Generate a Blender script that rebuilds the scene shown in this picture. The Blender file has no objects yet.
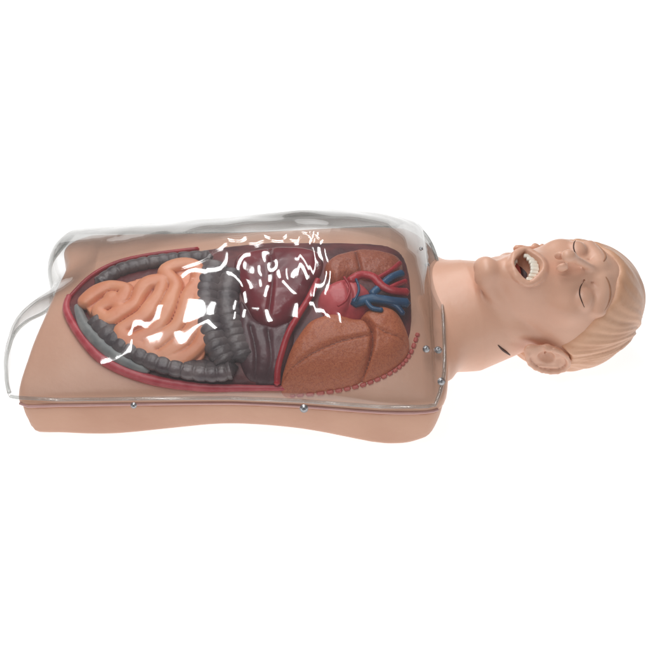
import bpy, math, random
import numpy as np
from mathutils import Matrix, Vector
from mathutils.bvhtree import BVHTree
random.seed(4); np.random.seed(4)
S=0.13                      # one modelling unit = 13 cm
C=bpy.context.scene.collection
f32=np.float32
# ------------------------------------------------------------------ camera model (units)
EL=math.radians(39); D=14.0; TGT=np.array([0,0,.8])
FW=np.array([0,math.cos(EL),-math.sin(EL)]); UP=np.array([0,math.sin(EL),math.cos(EL)]); RT=np.array([1.,0,0])
CAM=TGT-D*FW
def P(px,py,z):
    d=FW*D+RT*(px-325)/100+UP*(325-py)/100
    t=(z-CAM[2])/d[2]; return CAM+d*t
# ------------------------------------------------------------------ materials
def lin(c):
    return tuple((x/255/12.92 if x/255<=.04045 else ((x/255+.055)/1.055)**2.4) for x in c)+(1,)
def mat(name,col,rough=.4,col2=None,nscale=3,bump=0,bscale=20,sss=0,spec=.5,metal=0,coat=0,kind='noise',mixlo=.35,mixhi=.65,crease_shade=None,clo=.40,chi=.5):
    m=bpy.data.materials.new(name); m.use_nodes=True; n=m.node_tree.nodes; l=m.node_tree.links
    b=n['Principled BSDF']; b.inputs['Base Color'].default_value=lin(col); b.inputs['Roughness'].default_value=rough
    b.inputs['Specular IOR Level'].default_value=spec; b.inputs['Metallic'].default_value=metal
    b.inputs['Coat Weight'].default_value=coat; b.inputs['Coat Roughness'].default_value=.12
    if sss:
        b.inputs['Subsurface Weight'].default_value=sss; b.inputs['Subsurface Radius'].default_value=(.012,.006,.004); b.inputs['Subsurface Scale'].default_value=.5
    tc=n.new('ShaderNodeTexCoord'); outc=None
    if col2:
        if kind=='veins':
            t=n.new('ShaderNodeTexVoronoi'); t.feature='DISTANCE_TO_EDGE'; t.inputs['Scale'].default_value=nscale/S
            nz=n.new('ShaderNodeTexNoise'); nz.inputs['Scale'].default_value=nscale*1.3/S; nz.inputs['Detail'].default_value=3
            mx=n.new('ShaderNodeMix'); mx.data_type='VECTOR'; mx.inputs['Factor'].default_value=.02
            l.new(tc.outputs['Object'],nz.inputs['Vector']); l.new(tc.outputs['Object'],mx.inputs['A']); l.new(nz.outputs['Color'],mx.inputs['B'])
            l.new(mx.outputs['Result'],t.inputs['Vector']); out=t.outputs['Distance']
        else:
            t=n.new('ShaderNodeTexNoise'); t.inputs['Scale'].default_value=nscale/S; t.inputs['Detail'].default_value=5
            l.new(tc.outputs['Object'],t.inputs['Vector']); out=t.outputs['Fac']
        r=n.new('ShaderNodeValToRGB'); r.color_ramp.elements[0].position=mixlo; r.color_ramp.elements[1].position=mixhi
        r.color_ramp.elements[0].color=lin(col2); r.color_ramp.elements[1].color=lin(col)
        l.new(out,r.inputs['Fac']); outc=r.outputs['Color']
    if crease_shade:  # crevice shade painted into the base colour where pointiness is low
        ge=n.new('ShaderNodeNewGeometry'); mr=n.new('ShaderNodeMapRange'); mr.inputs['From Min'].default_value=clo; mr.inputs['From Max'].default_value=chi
        mm=n.new('ShaderNodeMix'); mm.data_type='RGBA'; mm.inputs['A'].default_value=lin(crease_shade); mm.inputs['B'].default_value=lin(col)
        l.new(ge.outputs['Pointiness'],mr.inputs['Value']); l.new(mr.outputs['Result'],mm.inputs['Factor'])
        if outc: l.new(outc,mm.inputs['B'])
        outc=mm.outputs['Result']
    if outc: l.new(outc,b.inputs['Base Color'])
    if bump:
        t2=n.new('ShaderNodeTexNoise'); t2.inputs['Scale'].default_value=bscale/S; t2.inputs['Detail'].default_value=4
        l.new(tc.outputs['Object'],t2.inputs['Vector'])
        bp=n.new('ShaderNodeBump'); bp.inputs['Strength'].default_value=1; bp.inputs['Distance'].default_value=bump*S
        l.new(t2.outputs['Fac'],bp.inputs['Height']); l.new(bp.outputs['Normal'],b.inputs['Normal'])
    return m
M={}
M['skin']=mat('skin_vinyl',(228,182,157),.36,(220,171,146),1.2,bump=.003,bscale=14,sss=.06,crease_shade=(184,126,102),clo=.40,chi=.485)
M['shell']=mat('shell_vinyl',(210,162,136),.42,(202,152,126),1.5,bump=.003,bscale=14)
M['hair']=mat('hair_vinyl',(222,174,142),.40,(211,160,128),4,bump=.005,bscale=18,crease_shade=(166,116,88),clo=.42,chi=.5)
M['brow']=mat('brow_vinyl',(182,134,106),.5,(166,116,88),20)
M['small']=mat('small_intestine',(240,166,128),.33,(230,146,108),3,bump=.004,bscale=10,sss=.03,crease_shade=(150,64,44),clo=.41,chi=.495)
M['colon']=mat('colon_grey',(112,101,101),.3,(76,66,70),5,bump=.010,bscale=12,crease_shade=(30,24,28),clo=.41,chi=.5)
M['liver']=mat('liver_maroon',(128,34,46),.22,(100,24,38),3,bump=.005,bscale=8,crease_shade=(54,12,20),clo=.42,chi=.49)
M['stomach']=mat('stomach_mauve',(108,70,76),.3,(76,46,52),3,bump=.008,bscale=9,crease_shade=(38,22,28),clo=.42,chi=.49)
M['lung']=mat('lung_rust',(200,114,74),.40,(172,84,54),22,bump=.009,bscale=26,kind='veins',mixlo=.0,mixhi=.10,crease_shade=(88,34,24),clo=.40,chi=.495)
M['farlung']=mat('far_lung_rust',(172,94,66),.40,(142,68,48),22,bump=.010,bscale=26,kind='veins',mixlo=.0,mixhi=.10,crease_shade=(76,30,24),clo=.40,chi=.495)
M['heart']=mat('heart_red',(212,96,100),.28,(188,58,68),4,bump=.006,bscale=10)
M['red']=mat('muscle_red',(190,46,56),.33,(164,30,44),6,bump=.006,bscale=14)
M['pink']=mat('muscle_pink',(210,94,102),.35,(188,54,68),7,bump=.006,bscale=14)
M['rib']=mat('rib_red',(206,106,96),.4,(194,90,84),7)
M['bone']=mat('bone_grey',(154,156,154),.4,(112,116,118),5)
M['blue']=mat('vein_blue',(44,94,132),.3,(28,62,100),5)
M['cavity']=mat('cavity_lining',(122,52,52),.45,(80,30,36),4,bump=.01,bscale=10)
M['steel']=mat('screw_steel',(176,176,178),.35,metal=.9)
M['gasket']=mat('gasket_mauve',(210,166,160),.35,(200,154,150),5)
M['teeth']=mat('teeth_ivory',(246,242,230),.22,(238,230,212),9)
M['mouth']=mat('mouth_lining',(104,34,30),.4,(60,16,14),6)
M['tongue']=mat('tongue_pink',(186,92,84),.4,(160,70,64),8,bump=.005,bscale=25)
M['lash']=mat('lash_brown',(70,46,38),.6)
def clear(name,r0,tint,edge,power=4.,rough=.03,haze=0.0,tp=3.5):
    m=bpy.data.materials.new(name); m.use_nodes=True; n=m.node_tree.nodes; l=m.node_tree.links
    n.remove(n['Principled BSDF']); o=n['Material Output']
    lw=n.new('ShaderNodeLayerWeight'); lw.inputs['Blend'].default_value=.5
    pw=n.new('ShaderNodeMath'); pw.operation='POWER'; pw.inputs[1].default_value=power
    ml=n.new('ShaderNodeMath'); ml.operation='MULTIPLY_ADD'; ml.inputs[1].default_value=1-r0; ml.inputs[2].default_value=r0; ml.use_clamp=True
    p2=n.new('ShaderNodeMath'); p2.operation='POWER'; p2.inputs[1].default_value=tp
    tm=n.new('ShaderNodeMix'); tm.data_type='RGBA'; tm.inputs['A'].default_value=tint; tm.inputs['B'].default_value=edge
    tr=n.new('ShaderNodeBsdfTransparent')
    l.new(lw.outputs['Facing'],p2.inputs[0]); l.new(p2.outputs[0],tm.inputs['Factor']); l.new(tm.outputs['Result'],tr.inputs['Color'])
    gl=n.new('ShaderNodeBsdfGlossy'); gl.inputs['Roughness'].default_value=rough; gl.inputs['Color'].default_value=(1,1,1,1)
    mx=n.new('ShaderNodeMixShader')
    l.new(lw.outputs['Facing'],pw.inputs[0]); l.new(pw.outputs[0],ml.inputs[0]); l.new(ml.outputs[0],mx.inputs['Fac'])
    df=n.new('ShaderNodeBsdfDiffuse'); df.inputs['Color'].default_value=(.7,.7,.7,1)
    m2=n.new('ShaderNodeMixShader'); m2.inputs['Fac'].default_value=haze
    l.new(tr.outputs[0],m2.inputs[1]); l.new(df.outputs[0],m2.inputs[2])
    l.new(m2.outputs[0],mx.inputs[1]); l.new(gl.outputs[0],mx.inputs[2]); l.new(mx.outputs[0],o.inputs['Surface'])
    return m
M['clear']=clear('clear_plastic',.05,(.985,.985,.985,1),(.24,.225,.20,1),4.8,.05,.014,2.6)
M['rim']=clear('clear_plastic_edge',.06,(.80,.81,.80,1),(.36,.37,.36,1),3.5,.08,.05)
# ------------------------------------------------------------------ mesh helpers
def mesh_obj(name,V,F,m,parent=None,smooth=True):
    V=np.asarray(V,dtype=f32)*S
    me=bpy.data.meshes.new(name)
    if isinstance(F,np.ndarray):
        k=F.shape[1]; me.vertices.add(len(V)); me.vertices.foreach_set('co',V.ravel())
        me.loops.add(F.size); me.loops.foreach_set('vertex_index',F.ravel().astype(np.int32))
        me.polygons.add(len(F)); me.polygons.foreach_set('loop_start',np.arange(0,F.size,k,dtype=np.int32))
        me.update(calc_edges=True); me.validate()
    else:
        me.from_pydata([tuple(v) for v in V],[],F); me.update()
    me.polygons.foreach_set('use_smooth',[smooth]*len(me.polygons))
    me.materials.append(m); o=bpy.data.objects.new(name,me); C.objects.link(o)
    if parent is not None:
        o.parent=parent
        if parent.type=='EMPTY': o.matrix_parent_inverse=Matrix.Translation(-Vector(parent.location))
    return o
def nets(F,xs,ys,zs):
    s=F<0; c=s[:-1,:-1,:-1].astype(np.int8).copy()
    for dx in (0,1):
        for dy in (0,1):
            for dz in (0,1):
                if dx+dy+dz: c+=s[dx:dx+c.shape[0],dy:dy+c.shape[1],dz:dz+c.shape[2]]
    act=(c>0)&(c<8); idx=np.argwhere(act); n=len(idx)
    ids=-np.ones(act.shape,np.int32); ids[act]=np.arange(n)
    acc=np.zeros((n,3)); cnt=np.zeros(n)
    cor=[(x,y,z) for x in (0,1) for y in (0,1) for z in (0,1)]
    vals={q:F[idx[:,0]+q[0],idx[:,1]+q[1],idx[:,2]+q[2]] for q in cor}
    for p in cor:
        for ax in range(3):
            if p[ax]==0:
                q=list(p); q[ax]=1; q=tuple(q); f0=vals[p]; f1=vals[q]; m=(f0<0)!=(f1<0)
                t=np.where(m,f0/np.where(m,f0-f1,1),0)
                pos=np.array(p,float)[None,:].repeat(n,0); pos[:,ax]=t
                acc+=pos*m[:,None]; cnt+=m
    fr=acc/cnt[:,None]; V=np.empty((n,3))
    for k,ar in enumerate((xs,ys,zs)): V[:,k]=ar[idx[:,k]]+fr[:,k]*(ar[idx[:,k]+1]-ar[idx[:,k]])
    Q=[]
    for ax in range(3):
        sl0=[slice(None)]*3; sl1=[slice(None)]*3; sl0[ax]=slice(0,-1); sl1[ax]=slice(1,None)
        a=s[tuple(sl0)]; b=s[tuple(sl1)]; ch=np.argwhere(a!=b)
        u,v=(ax+1)%3,(ax+2)%3
        ok=(ch[:,u]>0)&(ch[:,v]>0)&(ch[:,u]<F.shape[u]-1)&(ch[:,v]<F.shape[v]-1); ch=ch[ok]
        def cid(du,dv):
            w=ch.copy(); w[:,u]+=du; w[:,v]+=dv; return ids[w[:,0],w[:,1],w[:,2]]
        q=np.stack([cid(-1,-1),cid(0,-1),cid(0,0),cid(-1,0)],1)
        ins=a[ch[:,0],ch[:,1],ch[:,2]]; q[~ins]=q[~ins][:,::-1]; Q.append(q)
    return V,np.concatenate(Q)
def smin(a,b,k):
    h=np.clip(.5+.5*(b-a)/k,0,1); return b+(a-b)*h-k*h*(1-h)
def smax(a,b,k): return -smin(-a,-b,k)
def ell(x,y,z,rx,ry,rz):
    k0=np.sqrt((x/rx)**2+(y/ry)**2+(z/rz)**2)+1e-6; k1=np.sqrt((x/rx**2)**2+(y/ry**2)**2+(z/rz**2)**2)+1e-6
    return k0*(k0-1)/k1
def cap(x,y,z,A,B,ra,rb):
    A=np.array(A,float); B=np.array(B,float); d=B-A; L=float(d@d)+1e-9
    h=np.clip(((x-A[0])*d[0]+(y-A[1])*d[1]+(z-A[2])*d[2])/L,0,1).astype(f32)
    return np.sqrt((x-A[0]-h*d[0])**2+(y-A[1]-h*d[1])**2+(z-A[2]-h*d[2])**2)-(ra+(rb-ra)*h)
def crom(pts,n=8,closed=True):
    pts=[np.array(p,float) for p in pts]; N=len(pts); out=[]
    rng=range(N if closed else N-1)
    for i in rng:
        g=(lambda k:pts[k%N]) if closed else (lambda k:pts[min(max(k,0),N-1)])
        p0,p1,p2,p3=g(i-1),g(i),g(i+1),g(i+2)
        for j in range(n):
            t=j/n; out.append(.5*((2*p1)+(-p0+p2)*t+(2*p0-5*p1+4*p2-p3)*t*t+(-p0+3*p1-3*p2+p3)*t**3))
    if not closed: out.append(pts[-1])
    return np.array(out)
def polysd(X,Y,poly):
    d=np.full(X.shape,1e9); ins=np.zeros(X.shape,bool); n=len(poly)
    for i in range(n):
        a=poly[i]; b=poly[(i+1)%n]; e=b-a; L=e@e+1e-12
        h=np.clip(((X-a[0])*e[0]+(Y-a[1])*e[1])/L,0,1)
        d=np.minimum(d,(X-a[0]-h*e[0])**2+(Y-a[1]-h*e[1])**2)
        if abs(e[1])>1e-12:
            c=((a[1]>Y)!=(b[1]>Y))&(X<(b[0]-a[0])*(Y-a[1])/e[1]+a[0]); ins^=c
    d=np.sqrt(d); return np.where(ins,-d,d)
def linedist(X,Y,pl):
    d=np.full(X.shape,1e9)
    for a,b in zip(pl[:-1],pl[1:]):
        e=b-a; L=e@e+1e-12; h=np.clip(((X-a[0])*e[0]+(Y-a[1])*e[1])/L,0,1)
        d=np.minimum(d,(X-a[0]-h*e[0])**2+(Y-a[1]-h*e[1])**2)
    return np.sqrt(d)
# ------------------------------------------------------------------ torso surfaces
YC=.46; ZE=.60; ZS=.53
near_px=[(8,402),(20,404),(60,406),(130,405),(230,404),(300,407),(380,413),(425,413),(440,410),(470,410)]
near_w=np.array([P(x,y,ZS)[:2] for x,y in near_px])
def wid(X): return YC-np.interp(X,near_w[:,0],near_w[:,1])
def sm(X,xs,ys):
    return (np.interp(X-.15,xs,ys)+np.interp(X,xs,ys)+np.interp(X+.15,xs,ys))/3
def Bh(X): return sm(X,[-3.1,-2.6,-2,-1,0,.8,1.3],[.26,.39,.50,.58,.63,.57,.28])
def zb(X,Y):
    v=np.clip(np.abs((Y-YC)/wid(X)),0,1)
    return ZE+Bh(X)*(1-v**2.0)**.85
def Dh(X):
    base=sm(X,[-3.1,-2.4,-1.6,-.8,-.1,.5,1.3],[.09,.13,.22,.33,.40,.34,.24])
    t=np.clip((X-.05)/(1.04-.05),0,1); return base*np.sqrt(np.clip(1-t**2.4,0,1))
def zcov(X,Y,v):
    lob=np.exp(-((Y-YC)/.28)**2)*np.clip((-2.3-X)/.6,0,1)
    fs=1-.38*np.clip((Y-YC)/.9,0,1)**1.0
    return ZE+.02+Bh(X)*(1-v**2.0)**.82+(Dh(X)*fs-.2*lob)*(1-v**2.2)**.65+.03*(1-v**8)
def zc(X,Y):
    return zcov(X,Y,np.clip(np.abs((Y-YC)/wid(X)),0,1))
def Sf(px,py,off=0.):
    z=.9
    for _ in range(60):
        p=P(px,py,z); z=.6*z+.4*(float(zb(p[0],p[1]))+off)
    return P(px,py,z)
# ------------------------------------------------------------------ root
root=bpy.data.objects.new('medical_manikin',None); C.objects.link(root); root.location=(-.9*S,.5*S,0)
root['label']='half body anatomy training manikin with open mouth and clear chest cover over coloured organs'
root['category']='manikin'
# ------------------------------------------------------------------ head pose fitted from landmarks
FS,FO=1.2,.05          # face features are stretched along the head axis
def fa(a): return a*FS+FO
land=[((-.95,0,.37),(478,257),1.),((-.52,0,.57),(520,267),1.5),((.02,.235,.57),(576,252),1.5),((.02,-.235,.57),(596,297),1.5),((-.10,-.60,-.10),(551,358),1.2),((.2,0,-.1),(568,299),1.2),((-.23,0,.80),(548,252),.4)]
def rot(y,p,r): return np.array(Matrix.Rotation(y,3,'Z')@Matrix.Rotation(p,3,'Y')@Matrix.Rotation(r,3,'X'))
def proj(w):
    v=w-CAM; d=v@FW; return np.array([325+100*D*(v@RT)/d,325-100*D*(v@UP)/d])
def resid(t):
    Rm=rot(*t[4:7]); r=[]
    for l,p,w in land:
        r+=list((proj(t[:3]+t[3]*(Rm@np.array(l)))-np.array(p))*w)
    r.append((t[2]-.76)*400); r.append((t[3]-1.07)*300); r.append((t[5]-.38)*30); r.append((t[6]-.14)*30)
    return np.array(r)
th=np.array([2.4,.5,.74,1.1,.2,.35,.25])
for _ in range(40):
    r0=resid(th); J=np.array([(resid(th+1e-5*np.eye(7)[k])-r0)/1e-5 for k in range(7)]).T
    th=th-np.linalg.solve(J.T@J+np.eye(7)*.5,J.T@r0)
O=th[:3]; K=float(th[3]); R=rot(*th[4:7])
def toW(a,b,c): return O+K*(R@np.array([a,b,c]))
def toF(a,b,c): return toW(fa(a),b,c)
# ------------------------------------------------------------------ torso + head (one field, cut at the neck)
nearp=[P(x,y,ZS)[:2] for x,y in near_px[1:8]]
half=[(-2.74,YC),(-2.80,.08),(-2.90,-.40)]+[(p[0],p[1]) for p in nearp]+[(1.12,nearp[-1][1]+.08),(1.19,-.70),(1.20,-.35),(1.22,.1)]
far=[]
for x,y in half[::-1][:-1]:
    Y=2*YC-y
    if x<-2.7: x+=.10
    if x<-2.6 and Y>1.6: x+=.18; Y-=.14
    if x>.85 and Y>1.2: x-=.22 if Y>1.4 else .06
    if x>.85 and Y>1.75: Y-=.04
    far.append((x,Y))
OUT=crom(half+[(1.25,YC)]+far,6)
lip=[]
for i in range(20):
    t=2*math.pi*i/20; bb=.18*math.cos(t); sn=math.sin(t); lip.append((-.475+.118*sn*abs(sn)**.4,bb,.572-1.15*bb*bb-(.035 if sn<0 else 0)*abs(sn)))
def head(a0,b,c):
    ab=np.abs(b); a=((a0-FO)/FS).astype(f32)
    d=ell(a0-.2,b,c+.1,.66,.55,.72)
    d=smin(d,ell(a0+.18,b,c-.13,.63,.365,.45),.15)
    d=smin(d,ell(a+.755,b,c-.385,.085,.13,.12),.11)
    d=smin(d,cap(a,ab,c,(-.76,.08,.33),(-.40,.355,-.02),.055,.07),.08)
    d=smin(d,cap(a,ab,c,(-.40,.355,-.02),(-.12,.42,-.08),.07,.07),.10)
    d=smin(d,ell(a+.10,ab-.30,c-.38,.10,.10,.09),.14)
    d=smin(d,cap(a,ab,c,(.13,.08,.58),(.12,.35,.46),.05,.045),.07)
    d=smin(d,ell(a+.46,b,c-.41,.20,.17,.165),.12)
    d=smax(d,-ell(a-.0,ab-.235,c-.71,.12,.145,.17),.07)
    d=smin(d,ell(a+.01,ab-.235,c-.465,.09,.13,.115),.022)
    d=smin(d,cap(a,b,c,(.10,0,.585),(-.22,0,.80),.028,.040),.055)
    d=smin(d,ell(a+.228,b,c-.80,.050,.052,.052),.05)
    d=smin(d,ell(a+.245,ab-.062,c-.69,.048,.030,.058),.04)
    d=smax(d,-ell(a+.300,ab-.034,c-.70,.028,.019,.05),.012)
    for i in range(20):
        up=math.sin(2*math.pi*(i+.5)/20); r=.012+.018*abs(up)
        d=smin(d,cap(a,b,c,lip[i],lip[(i+1)%20],r,r),.035)
    d=smax(d,-cap(a,b,c,(-.335,0,.69),(-.318,0,.67),.018,.015),.025)
    d=smax(d,-cap(a,ab,c,(-.668,0,.60),(-.65,.11,.54),.048,.03),.05)
    lid=[(-.02,.10,.575),(-.055,.17,.60),(-.068,.24,.605),(-.05,.31,.575),(-.02,.36,.52)]
    for p,q in zip(lid[:-1],lid[1:]): d=smax(d,-cap(a,ab,c,p,q,.009,.009),.012)
    lid=[(.045,.12,.575),(.07,.18,.60),(.075,.25,.59),(.055,.32,.55)]
    for p,q in zip(lid[:-1],lid[1:]): d=smax(d,-cap(a,ab,c,p,q,.010,.010),.025)
    # ears
    b2=ab-.545-np.where(b>0,.06,.32)*np.clip(-.04-c,-.1,.4)-.015+np.where(b>0,.035,0)
    a1=a0+.09; c2=c+.11+.2*a1
    e=ell(a1,b2,c2,.235,.035,.145)
    n=16
    for i in range(n-4):
        t0=-1.9+2*math.pi*i/n; t1=-1.9+2*math.pi*(i+1)/n
        p=(.225*math.sin(t0+.3),.03,-.14*math.cos(t0+.3)); q=(.225*math.sin(t1+.3),.03,-.14*math.cos(t1+.3))
        e=smin(e,cap(a1,b2,c2,p,q,.022,.022),.010)
    e=smin(e,cap(a1,b2,c2,(.12,.02,-.05),(-.06,.03,-.085),.020,.018),.010)
    e=smin(e,ell(a1+.20,b2,c2-.03,.075,.035,.06),.03)
    e=smax(e,-ell(a1+.03,b2-.055,c2-.025,.10,.08,.07),.015)
    e=smax(e,-ell(a1-.12,b2-.05,c2-.02,.05,.04,.045),.02)
    e=smin(e,ell(a1+.06,b2-.015,c2-.125,.045,.035,.028),.02)
    return smin(d,e,.03)
def mouthcut(a0,b,c):
    a=(a0-FO)/FS
    return ell(a+.475,b,c-.60,.104*np.clip(1-(b/.178)**2,.05,1)+.006,.165,.26)
xs=np.concatenate([np.arange(-3.15,1.25,.03),np.arange(1.25,3.4,.011)])
ys=np.concatenate([np.arange(-1.2,-.6,.02),np.arange(-.6,1.5,.012),np.arange(1.5,2.2,.02)])
zs=np.concatenate([np.arange(-.2,.3,.02),np.arange(.3,1.9,.012)])
X2,Y2=np.meshgrid(xs,ys,indexing='ij')
D2=polysd(X2,Y2,OUT).astype(f32)[:,:,None]; T=zb(X2,Y2).astype(f32)[:,:,None]
Z=zs.astype(f32)[None,None,:]
def rext(D2,T,bot,Z,r):
    a=D2+r; b=(Z-T)*.85+r; a2=np.maximum(a,0); b2=np.maximum(b,0)
    f=np.sqrt(a2*a2+b2*b2)+np.minimum(np.maximum(a,b),0)-r
    return smax(f,bot-Z,.02)
F=rext(D2,T,ZS-.01,Z,.07).astype(f32)
XX=xs.astype(f32)[:,None,None]; YY=ys.astype(f32)[None,:,None]
i0=np.searchsorted(xs,.4)
Xs=XX[i0:]+0*YY+0*Z; Ys=0*XX[i0:]+YY+0*Z; Zs=0*XX[i0:]+0*YY+Z
G=F[i0:]
G=smin(G,ell(Xs-1.20,Ys-YC+.06,Zs-.56,.24,.86,.34),.16)
nk=cap(Xs,Ys,Zs,(1.50,YC-.03,.58),tuple(toW(-.24,0,-.20)),.58,.455)
G=smin(G,nk,.26)
i1=np.searchsorted(xs,1.3)-i0
q=np.stack([Xs[i1:]-O[0],Ys[i1:]-O[1],Zs[i1:]-O[2]]).astype(f32)
a=(R[0,0]*q[0]+R[1,0]*q[1]+R[2,0]*q[2])/f32(K); b=(R[0,1]*q[0]+R[1,1]*q[1]+R[2,1]*q[2])/f32(K); c=(R[0,2]*q[0]+R[1,2]*q[1]+R[2,2]*q[2])/f32(K)
a=a.astype(f32);b=b.astype(f32);c=c.astype(f32)
H=head(a,b,c)*K
Hs=smin(G[i1:],H,.06)
Hs=smax(Hs,-mouthcut(a,b,c)*K,.012)
G[i1:]=Hs; F[i0:]=G
F=smax(F,(-.0-Z)+0*F,.03)
V,Q=nets(F.astype(f32),xs,ys,zs)
cx=V[Q].mean(1)[:,0]; cut=1.5
def subset(V,Q,mask):
    q=Q[mask]; u,inv=np.unique(q,return_inverse=True); return V[u],inv.reshape(q.shape)
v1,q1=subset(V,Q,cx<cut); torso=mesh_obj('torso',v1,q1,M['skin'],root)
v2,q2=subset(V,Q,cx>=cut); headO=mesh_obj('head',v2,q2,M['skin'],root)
bv=BVHTree.FromPolygons([tuple(v) for v in V],[tuple(int(i) for i in f) for f in Q])
def hit_local(aa,bb,off=0.):
    o=toF(aa,bb,1.6); d=-(R@np.array([0,0,1.])); h=bv.ray_cast(Vector(o),Vector(d))
    return np.array(h[0])+np.array(h[1])*off if h[0] else toF(aa,bb,.55)
def hit_px(px,py,off=0.):
    d=FW*D+RT*(px-325)/100+UP*(325-py)/100; h=bv.ray_cast(Vector(CAM),Vector(d/np.linalg.norm(d)))
    return np.array(h[0])+np.array(h[1])*off, np.array(h[1])
# hair
hx=np.arange(1.7,3.4,.012); hy=np.arange(-.7,1.6,.012); hz=np.arange(-.05,1.7,.012)
A_,B_,C_=[t.astype(f32) for t in np.meshgrid(hx,hy,hz,indexing='ij')]
q=np.stack([A_-O[0],B_-O[1],C_-O[2]]).astype(f32)
a,b,c=[((R[0,k]*q[0]+R[1,k]*q[1]+R[2,k]*q[2])/f32(K)).astype(f32) for k in range(3)]
ph=np.arctan2(c+.1,b+.25*a)
u1=ph*8+2.8*np.sin(2.6*a+1.6*ph)+4*a
wv=.008*np.sin(u1+1.6*np.sin(5*a+2*b))+.005*np.sin(2.7*u1+2*np.sin(4*a-3*b))+.003*np.sin(6.3*u1+1.5*np.sin(9*a))
f=ell(a-.20,b,c+.11,.70,.605,.755)-wv
line=-(a-.01-.56*c-.04*np.sin(6*b+1)-.018*np.sin(19*b))*.8
f=smax(f,line,.06)
f=smax(f,-ell(a+.13,np.abs(b)-.63,c+.09,.27,.16,.165),.03)
f=smax(f*K,(-.01-C_),.03)
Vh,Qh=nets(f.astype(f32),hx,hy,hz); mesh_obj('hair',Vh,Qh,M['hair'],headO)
# ------------------------------------------------------------------ sweeps
def sweep(name,pts,rad,m,parent,n=14,res=6,flat=1.,caps=True):
    pts=crom(pts,res,False) if len(pts)>2 else np.array(pts,float); N=len(pts)
    rr=[rad(i/(N-1)) if callable(rad) else rad for i in range(N)]
    V=[];F=[]
    for i in range(N):
        t=pts[min(i+1,N-1)]-pts[max(i-1,0)]; t=t/np.linalg.norm(t)
        s=np.cross(t,[0,0,1]); s/=np.linalg.norm(s)+1e-9; u=np.cross(s,t)
        r=rr[i]
        for k in range(n):
            an=2*math.pi*k/n; V.append(pts[i]+s*math.cos(an)*r+u*math.sin(an)*r*flat)
    for i in range(N-1):
        for k in range(n): F.append((i*n+k,i*n+(k+1)%n,(i+1)*n+(k+1)%n,(i+1)*n+k))
    if caps:
        for e,i in ((0,0),(1,N-1)):
            t=(pts[0]-pts[1]) if e==0 else (pts[-1]-pts[-2]); t=t/np.linalg.norm(t)
            j=len(V); V.append(pts[i]+t*rr[i]*.7)
            for k in range(n):
                w=(i*n+k,i*n+(k+1)%n,j); F.append(w if e else w[::-1])
    F=[tuple(reversed(x)) for x in F]
    return mesh_obj(name,V,F,m,parent)
def px3(l,off): return [Sf(x,y,off) for x,y in l]
def tubes_sdf(name,paths,m,parent,k=.02,res=.014,extra=None):
    allp=np.array([p for path in paths for p,_ in path]); mr=max(r for path in paths for _,r in path)+.06
    lo=allp.min(0)-mr; hi=allp.max(0)+mr
    gx,gy,gz=[np.arange(lo[i],hi[i],res) for i in range(3)]
    A,B,Cc=[t.astype(f32) for t in np.meshgrid(gx,gy,gz,indexing='ij')]; f=np.full(A.shape,9,f32)
    for path in paths:
        for (p,ra),(q_,rb) in zip(path[:-1],path[1:]):
            r=max(ra,rb)+.12; lo2=np.minimum(p,q_)-r; hi2=np.maximum(p,q_)+r
            sl=tuple(slice(max(0,np.searchsorted(g_,lo2[i])),np.searchsorted(g_,hi2[i])) for i,g_ in enumerate((gx,gy,gz)))
            f[sl]=np.minimum(f[sl],cap(A[sl],B[sl],Cc[sl],p,q_,ra,rb))
    if extra is not None: f=extra(f,A,B,Cc)
    v,q_=nets(f.astype(f32),gx,gy,gz); return mesh_obj(name,v,q_,m,parent)
def pillow(name,poly,h,r,m,parent,grooves=(),off=0.,dome=.4,ds=.25,noise=0.,res=.014):
    pw=crom([Sf(x,y,off+h*.7)[:2] for x,y in poly],5); lo=pw.min(0)-.06; hi=pw.max(0)+.06
    gx=np.arange(lo[0],hi[0],res); gy=np.arange(lo[1],hi[1],res); A,B=np.meshgrid(gx,gy,indexing='ij')
    d=polysd(A,B,pw); hh=h*(1-dome+dome*(1-np.exp(-np.clip(-d,0,9)/ds)))
    for pl,dep,w in grooves:
        g=crom([Sf(x,y,off+h)[:2] for x,y in pl],4,False) if len(pl)>2 else np.array([Sf(x,y,off+h)[:2] for x,y in pl])
        hh=hh-dep*np.exp(-(linedist(A,B,g)/w)**2)
    if noise: hh=hh+noise*(np.sin(A*17+2*np.sin(B*9))*np.sin(B*15+3*np.sin(A*7)))
    T=zb(A,B)+off+hh; gz=np.arange((zb(A,B)).min()-.08,T.max()+.05,res)
    bot=(zb(A,B)-.06)[:,:,None]; Zz=gz[None,None,:]
    a=d[:,:,None]+r; b=(Zz-T[:,:,None])*.9+r
    f=np.sqrt(np.maximum(a,0)**2+np.maximum(b,0)**2)+np.minimum(np.maximum(a,b),0)-r
    f=np.maximum(f,bot-Zz)
    v,q_=nets(f.astype(f32),gx,gy,gz); return mesh_obj(name,v,q_,m,parent)
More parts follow.
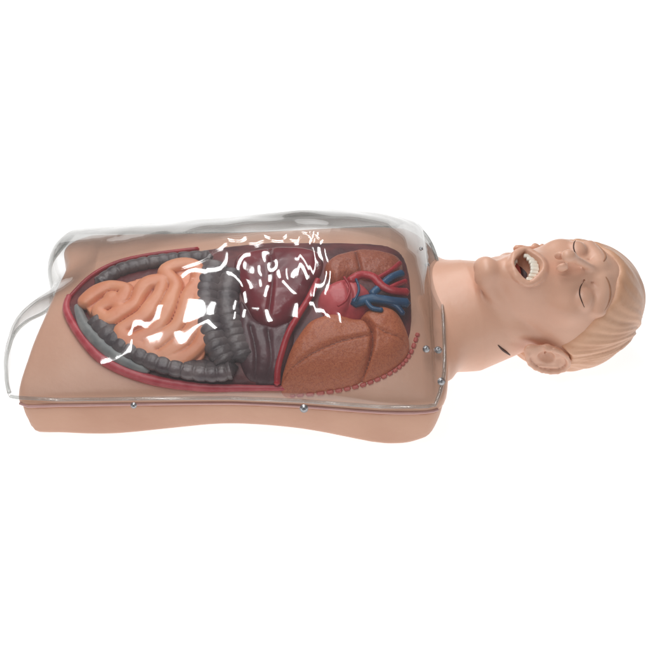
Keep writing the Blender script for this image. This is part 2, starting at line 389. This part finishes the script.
# ------------------------------------------------------------------ back shell
gx=np.arange(-3.15,1.45,.03); gy=np.arange(-1.25,2.3,.03); gz=np.arange(-.06,.6,.015)
A,B=np.meshgrid(gx,gy,indexing='ij'); d=polysd(A,B,OUT)[:,:,None]; Zz=gz[None,None,:]
bot=sm(A,[-3.1,-2.85,-2.2,-1.5,-1.0,-.4,.3,.8,1.0,1.3],[.12,.05,.0,.06,.12,.10,.02,-.02,.02,.26])[:,:,None]
ins=sm(A,[-3.1,-2.0,-1.0,-.2,.6,1.3],[.12,.09,.18,.16,.06,.18])[:,:,None]
t=np.clip((ZS-Zz)/ZS,0,1)
f=smax(d+.024+ins*t**1.9,Zz-(ZS-.024),.03); f=smax(f,bot-Zz,.10)
v,q_=nets(f.astype(f32),gx,gy,gz); mesh_obj('back_shell',v,q_,M['shell'],root)
# gasket: thin strip along the seam
i_a=int(np.argmin(np.linalg.norm(OUT-np.array(half[3]),axis=1))); i_b=int(np.argmin(np.linalg.norm(OUT-np.array(half[10]),axis=1)))
for seg in (OUT[i_a:i_b:2],):
    sweep('gasket',[np.array([p[0],p[1]-.004,ZS+.012]) for p in seg],.014,M['gasket'],root,n=8,res=1)
# ------------------------------------------------------------------ organs
panel=[(66,312),(72,297),(90,279),(115,265),(150,257),(200,251),(235,246),(270,243),(320,243),(370,244),(396,250),(407,266),(411,300),(410,332),(399,352),(370,371),(330,380),(285,384),(240,385),(190,384),(145,377),(105,360),(80,338)]
pillow('cavity_lining',panel,.02,.012,M['cavity'],root,dome=0,res=.02)
def hst(r,nb,am=.09,po=.5): return lambda t: r*(1-am+am*2*abs(math.sin(math.pi*nb*t))**po)*(1 if 0.02<t<.98 else .8)
sweep('muscle_wall',px3([(69,296),(67,312),(84,340),(107,362),(149,379),(200,387),(245,388),(288,388)],.03),lambda t:.028+.025*math.sin(math.pi*min(1,t*1.1)),M['pink'],root)
sweep('muscle_wall',px3([(69,298),(90,277),(116,263),(150,255),(198,249)],.02),.024,M['red'],root)
sweep('pelvic_bone',px3([(77,306),(85,326),(102,345),(125,361),(148,371)],.06),lambda t:.03+.04*math.sin(math.pi*t)**.7,M['bone'],root)
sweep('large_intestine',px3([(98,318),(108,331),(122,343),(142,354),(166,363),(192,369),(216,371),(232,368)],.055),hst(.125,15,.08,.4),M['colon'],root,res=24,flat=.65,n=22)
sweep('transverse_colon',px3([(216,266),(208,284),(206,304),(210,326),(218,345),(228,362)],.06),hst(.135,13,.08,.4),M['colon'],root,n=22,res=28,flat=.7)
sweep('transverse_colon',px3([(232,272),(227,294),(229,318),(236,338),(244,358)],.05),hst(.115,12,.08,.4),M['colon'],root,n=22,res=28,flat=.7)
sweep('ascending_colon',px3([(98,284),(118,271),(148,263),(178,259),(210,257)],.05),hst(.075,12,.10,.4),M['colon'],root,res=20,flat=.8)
coils=[[(86,302),(98,293),(112,288),(126,291),(122,301),(108,305),(99,312),(108,320),(120,314),(134,306),(140,295),(148,285),(162,283),(160,295),(152,307),(144,317),(130,325),(121,333),(130,342),(144,337),(158,327),(166,313),(172,299),(176,286),(166,273),(182,266),(197,269),(198,283),(190,297),(184,313),(176,328),(162,339),(148,348),(156,357),(168,353),(182,343),(192,330),(198,314),(200,298)],
[(166,364),(180,360),(194,351),(204,338),(206,326)],[(112,300),(120,308)],[(138,346),(146,352)]]
paths=[]
for ci,l in enumerate(coils):
    p=crom(px3(l,.08),5,False); paths.append([(x,.084+.009*math.sin(.37*i+ci)) for i,x in enumerate(p)])
def ext(f,A,B,Cc):
    pw=crom([Sf(x,y,.1)[:2] for x,y in [(86,302),(110,288),(150,274),(198,264),(202,290),(200,320),(206,348),(192,366),(165,362),(130,342),(100,322)]],4)
    d=polysd(A[:,:,0],B[:,:,0],pw)[:,:,None]; zz=zb(A[:,:,0],B[:,:,0])[:,:,None]
    g=np.maximum(d,Cc-zz-.085); g=np.maximum(g,zz-Cc-.02)
    return smax(smin(f,g,.010),Cc-zz-.155,.03)
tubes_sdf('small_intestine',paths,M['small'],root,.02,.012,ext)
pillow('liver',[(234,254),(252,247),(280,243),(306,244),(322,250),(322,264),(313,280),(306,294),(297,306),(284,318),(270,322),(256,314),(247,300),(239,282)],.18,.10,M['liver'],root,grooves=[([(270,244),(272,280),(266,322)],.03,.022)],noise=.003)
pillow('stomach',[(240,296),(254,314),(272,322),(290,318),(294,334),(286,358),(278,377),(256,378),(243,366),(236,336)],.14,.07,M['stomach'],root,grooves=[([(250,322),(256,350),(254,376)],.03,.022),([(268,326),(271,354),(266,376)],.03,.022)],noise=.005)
sweep('diaphragm',px3([(318,280),(309,298),(298,316),(288,334),(282,352),(278,368),(277,384)],.10),.032,M['red'],root)
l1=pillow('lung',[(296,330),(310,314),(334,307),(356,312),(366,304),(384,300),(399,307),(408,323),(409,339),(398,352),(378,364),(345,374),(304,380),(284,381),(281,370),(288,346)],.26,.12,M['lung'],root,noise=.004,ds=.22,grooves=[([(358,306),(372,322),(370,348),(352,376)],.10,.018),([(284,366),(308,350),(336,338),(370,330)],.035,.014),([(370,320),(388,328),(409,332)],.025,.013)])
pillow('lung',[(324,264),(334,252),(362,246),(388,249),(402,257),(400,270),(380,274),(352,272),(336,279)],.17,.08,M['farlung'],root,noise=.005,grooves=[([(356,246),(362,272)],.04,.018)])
hs=4
ht=pillow('heart',[(314+hs,294),(319+hs,281),(338+hs,273),(356+hs,276),(369+hs,288),(366+hs,301),(350+hs,311),(327+hs,308)],.27,.13,M['heart'],root,grooves=[([(342+hs,276),(347+hs,292),(336+hs,310)],.035,.022)])
sweep('coronary_artery',px3([(340+hs,277),(346+hs,288),(342+hs,300),(334+hs,306)],.285),.013,M['red'],ht)
sweep('coronary_vein',px3([(352+hs,279),(355+hs,290),(350+hs,302)],.28),.013,M['blue'],ht)
sweep('aorta',px3([(350,281),(360,275),(373,277),(382,286),(393,291),(407,292)],.19),.046,M['red'],root,flat=.8)
sweep('vena_cava',px3([(354,303),(370,299),(382,300),(395,302),(407,303)],.18),.056,M['blue'],root,flat=.8)
sweep('vein_branch',px3([(388,303),(397,307),(403,314)],.18),.028,M['blue'],root)
sweep('vein_branch',px3([(372,294),(383,284),(392,277),(402,273)],.17),.042,M['blue'],root,flat=.8)
sweep('artery_branch',px3([(374,280),(384,275),(393,269),(400,263)],.14),.026,M['red'],root)
sweep('artery_branch',px3([(386,290),(396,285),(406,281)],.16),.026,M['red'],root)
sweep('vein_branch',px3([(366,301),(372,308),(382,310)],.22),.024,M['blue'],root)
# rib ends along the near chest border
rl=crom([(290,396),(330,392),(366,384),(394,371),(409,356),(418,333)],8,False)
n=22
for i in range(n):
    t0=(i+.15)*(len(rl)-1)/n; 
    pp=[]
    for tt in (t0,t0+.5,t0+1.0):
        j=min(int(tt),len(rl)-2); p2=rl[j]+(rl[j+1]-rl[j])*(tt-j); pp.append(hit_px(p2[0],p2[1],.003)[0])
    sweep('rib_end',pp,.022,M['rib'],root,n=10,res=3,flat=.8)
# ------------------------------------------------------------------ mouth and eyes
Vm=[];Fm=[]; nu,nv=28,12
for j in range(nv+1):
    th_=math.pi/2*j/nv+.12
    for i in range(nu):
        an=2*math.pi*i/nu; Vm.append(toF(-.475+.098*math.cos(an)*math.sin(th_),.155*math.sin(an)*math.sin(th_),.47-.11*math.cos(th_)))
for j in range(nv):
    for i in range(nu): Fm.append((j*nu+i,j*nu+(i+1)%nu,(j+1)*nu+(i+1)%nu,(j+1)*nu+i))
Fm.append(tuple(range(nu)))
mesh_obj('mouth_lining',Vm,Fm,M['mouth'],headO)
def uvell(c,ax,n=16,m_=10,pw=1.):
    V=[];F=[]
    for j in range(m_+1):
        th=math.pi*j/m_
        for i in range(n):
            an=2*math.pi*i/n
            sg=lambda t:math.copysign(abs(t)**pw,t)
            V.append(toF(c[0]+ax[0]*sg(math.cos(an))*sg(math.sin(th)),c[1]+ax[1]*sg(math.sin(an))*sg(math.sin(th)),c[2]+ax[2]*sg(math.cos(th))))
    for j in range(m_):
        for i in range(n): F.append((j*n+i,(j+1)*n+i,(j+1)*n+(i+1)%n,j*n+(i+1)%n))
    return V,F
v,f_=uvell((-.52,0,.40),(.045,.10,.05)); mesh_obj('tongue',v,f_,M['tongue'],headO)
for up in (1,-1):
    VV=[];FF=[]; nt=8 if up>0 else 6
    for i in range(nt):
        t=(i-(nt-1)/2)/((nt-1)/2); bb=(.122 if up>0 else .08)*t
        aa=-.475+(.068-.04*t*t if up>0 else -.096+.03*t*t); cc=(.53 if up>0 else .475)-1.1*bb*bb
        wf=(1.12 if abs(t)<.2 else .98)
        v,f_=uvell((aa,bb,cc),(.034 if up>0 else .018,.019*wf,.018),16,10,.38); o=len(VV); VV+=v; FF+=[tuple(k+o for k in q) for q in f_]
    mesh_obj('upper_teeth' if up>0 else 'lower_teeth',VV,FF,M['teeth'],headO)
for s in (-1,1):
    pts=[hit_local(a_,s*b_,.001) for a_,b_ in [(-.026,.115),(-.054,.17),(-.066,.24),(-.052,.305),(-.022,.35)]]
    eo=sweep('eyelashes',pts,lambda t:.003+.004*math.sin(math.pi*t),M['lash'],headO,n=6)
    ctl=[(.135,.08),(.175,.15),(.19,.23),(.175,.31),(.14,.38)]
    pts=[hit_local(a_,s*b_,-.003) for a_,b_ in crom([np.array(c_) for c_ in ctl],4,False)]
    sweep('eyebrow',pts,lambda t:.003+.009*math.sin(math.pi*min(1,t+.1))**.8,M['brow'],headO,n=8,res=2)
pts=[hit_px(x,y,.003)[0] for x,y in [(498,345),(502,349),(506,352),(510,355)]]
sweep('neck_slit',pts,lambda t:.004+.009*math.sin(math.pi*t),M['lash'],headO,n=8)
# ------------------------------------------------------------------ clear cover
NU,NV=480,300; Vc=np.zeros((NU,NV,3))
vv=np.linspace(-1,1,NV); uu=np.linspace(0,1,NU)**1.25
YL=np.array([-1,-.8,-.45,-.1,.15,.36,.48,.62,.9,1.2,1.5,1.8,2.0]); XL=np.array([-2.98,-3.07,-3.14,-3.11,-2.97,-2.82,-2.78,-2.82,-2.90,-2.91,-2.86,-2.78,-2.7])
U,VV=np.meshgrid(uu,vv,indexing='ij')
Yl=YC+VV*1.38; xl=(np.interp(Yl-.08,YL,XL)+np.interp(Yl,YL,XL)+np.interp(Yl+.08,YL,XL))/3
xr=1.15-.10*np.abs(VV)**10-.26*np.clip(VV,0,1)**2.5+.02*(1-VV**2)
X=xl+(xr-xl)*U; Y=YC+VV*(wid(X)+.02)
v=np.abs(VV)
Zc=zcov(X,Y,v)
tt=np.clip(1-U/.030,0,1); Zc-=(.24*(1-v**6))*(1-np.sqrt(1-tt**2*.995))
env=(1-v**6)*np.clip(Dh(X)*2.8-.05,0,1)*(1-.55*np.clip((VV-.35)/.45,0,1))*np.clip((X+2.75)/.7,.1,1)
rs=np.random.RandomState(31)
for i in range(48):
    fr=rs.uniform(3,18); an=rs.uniform(0,math.pi); p0=rs.uniform(0,6.28)
    Zc+=env*(.0175/fr)*np.sin(fr*(X*math.cos(an)+Y*math.sin(an))+p0+1.6*np.sin(2.3*Y+i)+1.1*np.sin(1.7*X-i))
Vc[...,0]=X;Vc[...,1]=Y;Vc[...,2]=Zc
idx=np.arange(NU*NV).reshape(NU,NV)
Fc=np.stack([idx[:-1,:-1],idx[1:,:-1],idx[1:,1:],idx[:-1,1:]],-1).reshape(-1,4)
cover=mesh_obj('clear_cover',Vc.reshape(-1,3),Fc,M['clear'],root)
so=cover.modifiers.new('thickness','SOLIDIFY'); so.thickness=.022*S; so.offset=1
ring=list(Vc[::8,0])+list(Vc[-1,::5])+list(Vc[::-8,-1])+list(Vc[0,::-5])
ring=np.array(ring); sweep('cover_rim',[p+np.array([0,0,.01]) for p in ring],.020,M['rim'],cover,n=10,res=1,flat=.8)
# ------------------------------------------------------------------ screws
def screw(p,nrm,m,par,r=.04):
    nrm=nrm/np.linalg.norm(nrm); s=np.cross(nrm,[1,0,0.2]); s/=np.linalg.norm(s); u=np.cross(nrm,s)
    prof=[(0,.0),(r*1.35,.0),(r*1.35,.008),(r*1.0,.010),(r*.95,.018),(r*.6,.024),(r*.42,.025),(r*.36,.010),(0,.008)]
    V=[];F=[];n=20
    for pr,h in prof:
        for k in range(n):
            an=2*math.pi*k/n; V.append(p+nrm*h+(s*math.cos(an)+u*math.sin(an))*max(pr,1e-4))
    for j in range(len(prof)-1):
        for k in range(n): F.append((j*n+k,(j+1)*n+k,(j+1)*n+(k+1)%n,j*n+(k+1)%n))
    F=[x[::-1] for x in F]
    return mesh_obj('screw',V,F,m,par)
def coverhit(px,py):
    z=.6
    for _ in range(60):
        p=P(px,py,z); z=.6*z+.4*float(zc(p[0],p[1]))
    p=P(px,py,z); e=.02
    nx=-(zc(p[0]+e,p[1])-zc(p[0]-e,p[1]))/(2*e); ny=-(zc(p[0],p[1]+e)-zc(p[0],p[1]-e))/(2*e)
    return p,np.array([float(nx),float(ny),1.])
for x,y,r in [(426,352,.026),(438,353,.028),(427,268,.018),(421,252,.016)]:
    p,nn=coverhit(x,y); nn[0]=.1; screw(p+np.array([0,0,.035]),nn,M['steel'],cover,r)
p,nn=coverhit(441,384); screw(p+np.array([0,-.01,.04]),np.array([.2,-.8,1.]),M['steel'],cover,.028)
for x,y,r in [(134,404,.022),(304,407,.03)]:
    p=P(x,y,ZE+.0); screw(p+np.array([0,-.02,.0]),np.array([0,-1.,.5]),M['steel'],cover,r)
# ------------------------------------------------------------------ ground
gm=bpy.data.materials.new('white_glow'); gm.use_nodes=True; nb=gm.node_tree.nodes['Principled BSDF']
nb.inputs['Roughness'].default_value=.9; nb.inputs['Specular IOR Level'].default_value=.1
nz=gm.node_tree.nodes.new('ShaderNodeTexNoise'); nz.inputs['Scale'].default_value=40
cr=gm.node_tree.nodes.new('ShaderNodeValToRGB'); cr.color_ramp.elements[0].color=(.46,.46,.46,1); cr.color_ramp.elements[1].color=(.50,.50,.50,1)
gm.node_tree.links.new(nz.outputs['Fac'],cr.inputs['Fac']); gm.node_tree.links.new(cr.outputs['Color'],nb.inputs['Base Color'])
nb.inputs['Emission Color'].default_value=(1,1,1,1); nb.inputs['Emission Strength'].default_value=.87  # added glow keeps the ground white and washes out contact shadows
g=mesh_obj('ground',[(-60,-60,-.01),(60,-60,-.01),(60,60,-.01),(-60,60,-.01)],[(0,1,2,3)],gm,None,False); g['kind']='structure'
# ------------------------------------------------------------------ light
w=bpy.data.worlds.new('World'); bpy.context.scene.world=w; w.use_nodes=True
w.node_tree.nodes['Background'].inputs['Color'].default_value=(1,1,1,1); w.node_tree.nodes['Background'].inputs['Strength'].default_value=.17
def panel_light(x,y,z,sx,sy,L,ang=0,tgt=None):
    ld=bpy.data.lights.new('panel_or_softbox','AREA'); ld.shape='RECTANGLE'; ld.size=sx*S; ld.size_y=sy*S
    ld.energy=L*math.pi*sx*sy*S*S; o=bpy.data.objects.new('panel_or_softbox',ld); C.objects.link(o); o.location=(x*S,y*S,z*S)
    o.rotation_euler=(0,0,ang)
    if tgt: o.rotation_euler=(Vector(tgt)-Vector((x,y,z))).to_track_quat('-Z','Y').to_euler()
for i,x in enumerate((-4.8,-3.0,-1.2,.8)):
    for j,y in enumerate((-5,-1.5,2,5.5,9,12.5)):
        panel_light(x+random.uniform(-.6,.6),y+random.uniform(-.6,.6),11,(.24,.40,.30)[(i+j)%3],2.4,(36,22,30)[(i*2+j)%3],random.uniform(-.6,.6))
panel_light(-1,15,9,9,2.2,.9,0,(0,0,0))  # added unseen softbox behind, lays a soft gradient over the cover
cd=bpy.data.cameras.new('Camera'); co=bpy.data.objects.new('Camera',cd); C.objects.link(co)
cd.sensor_width=36; cd.lens=36*D/6.5; cd.clip_start=.01; cd.clip_end=200
co.location=Vector(CAM)*S; co.rotation_euler=Vector(FW).to_track_quat('-Z','Y').to_euler()
sc=bpy.context.scene; sc.camera=co
sc.view_settings.view_transform='Standard'; sc.view_settings.look='None'; sc.view_settings.exposure=0
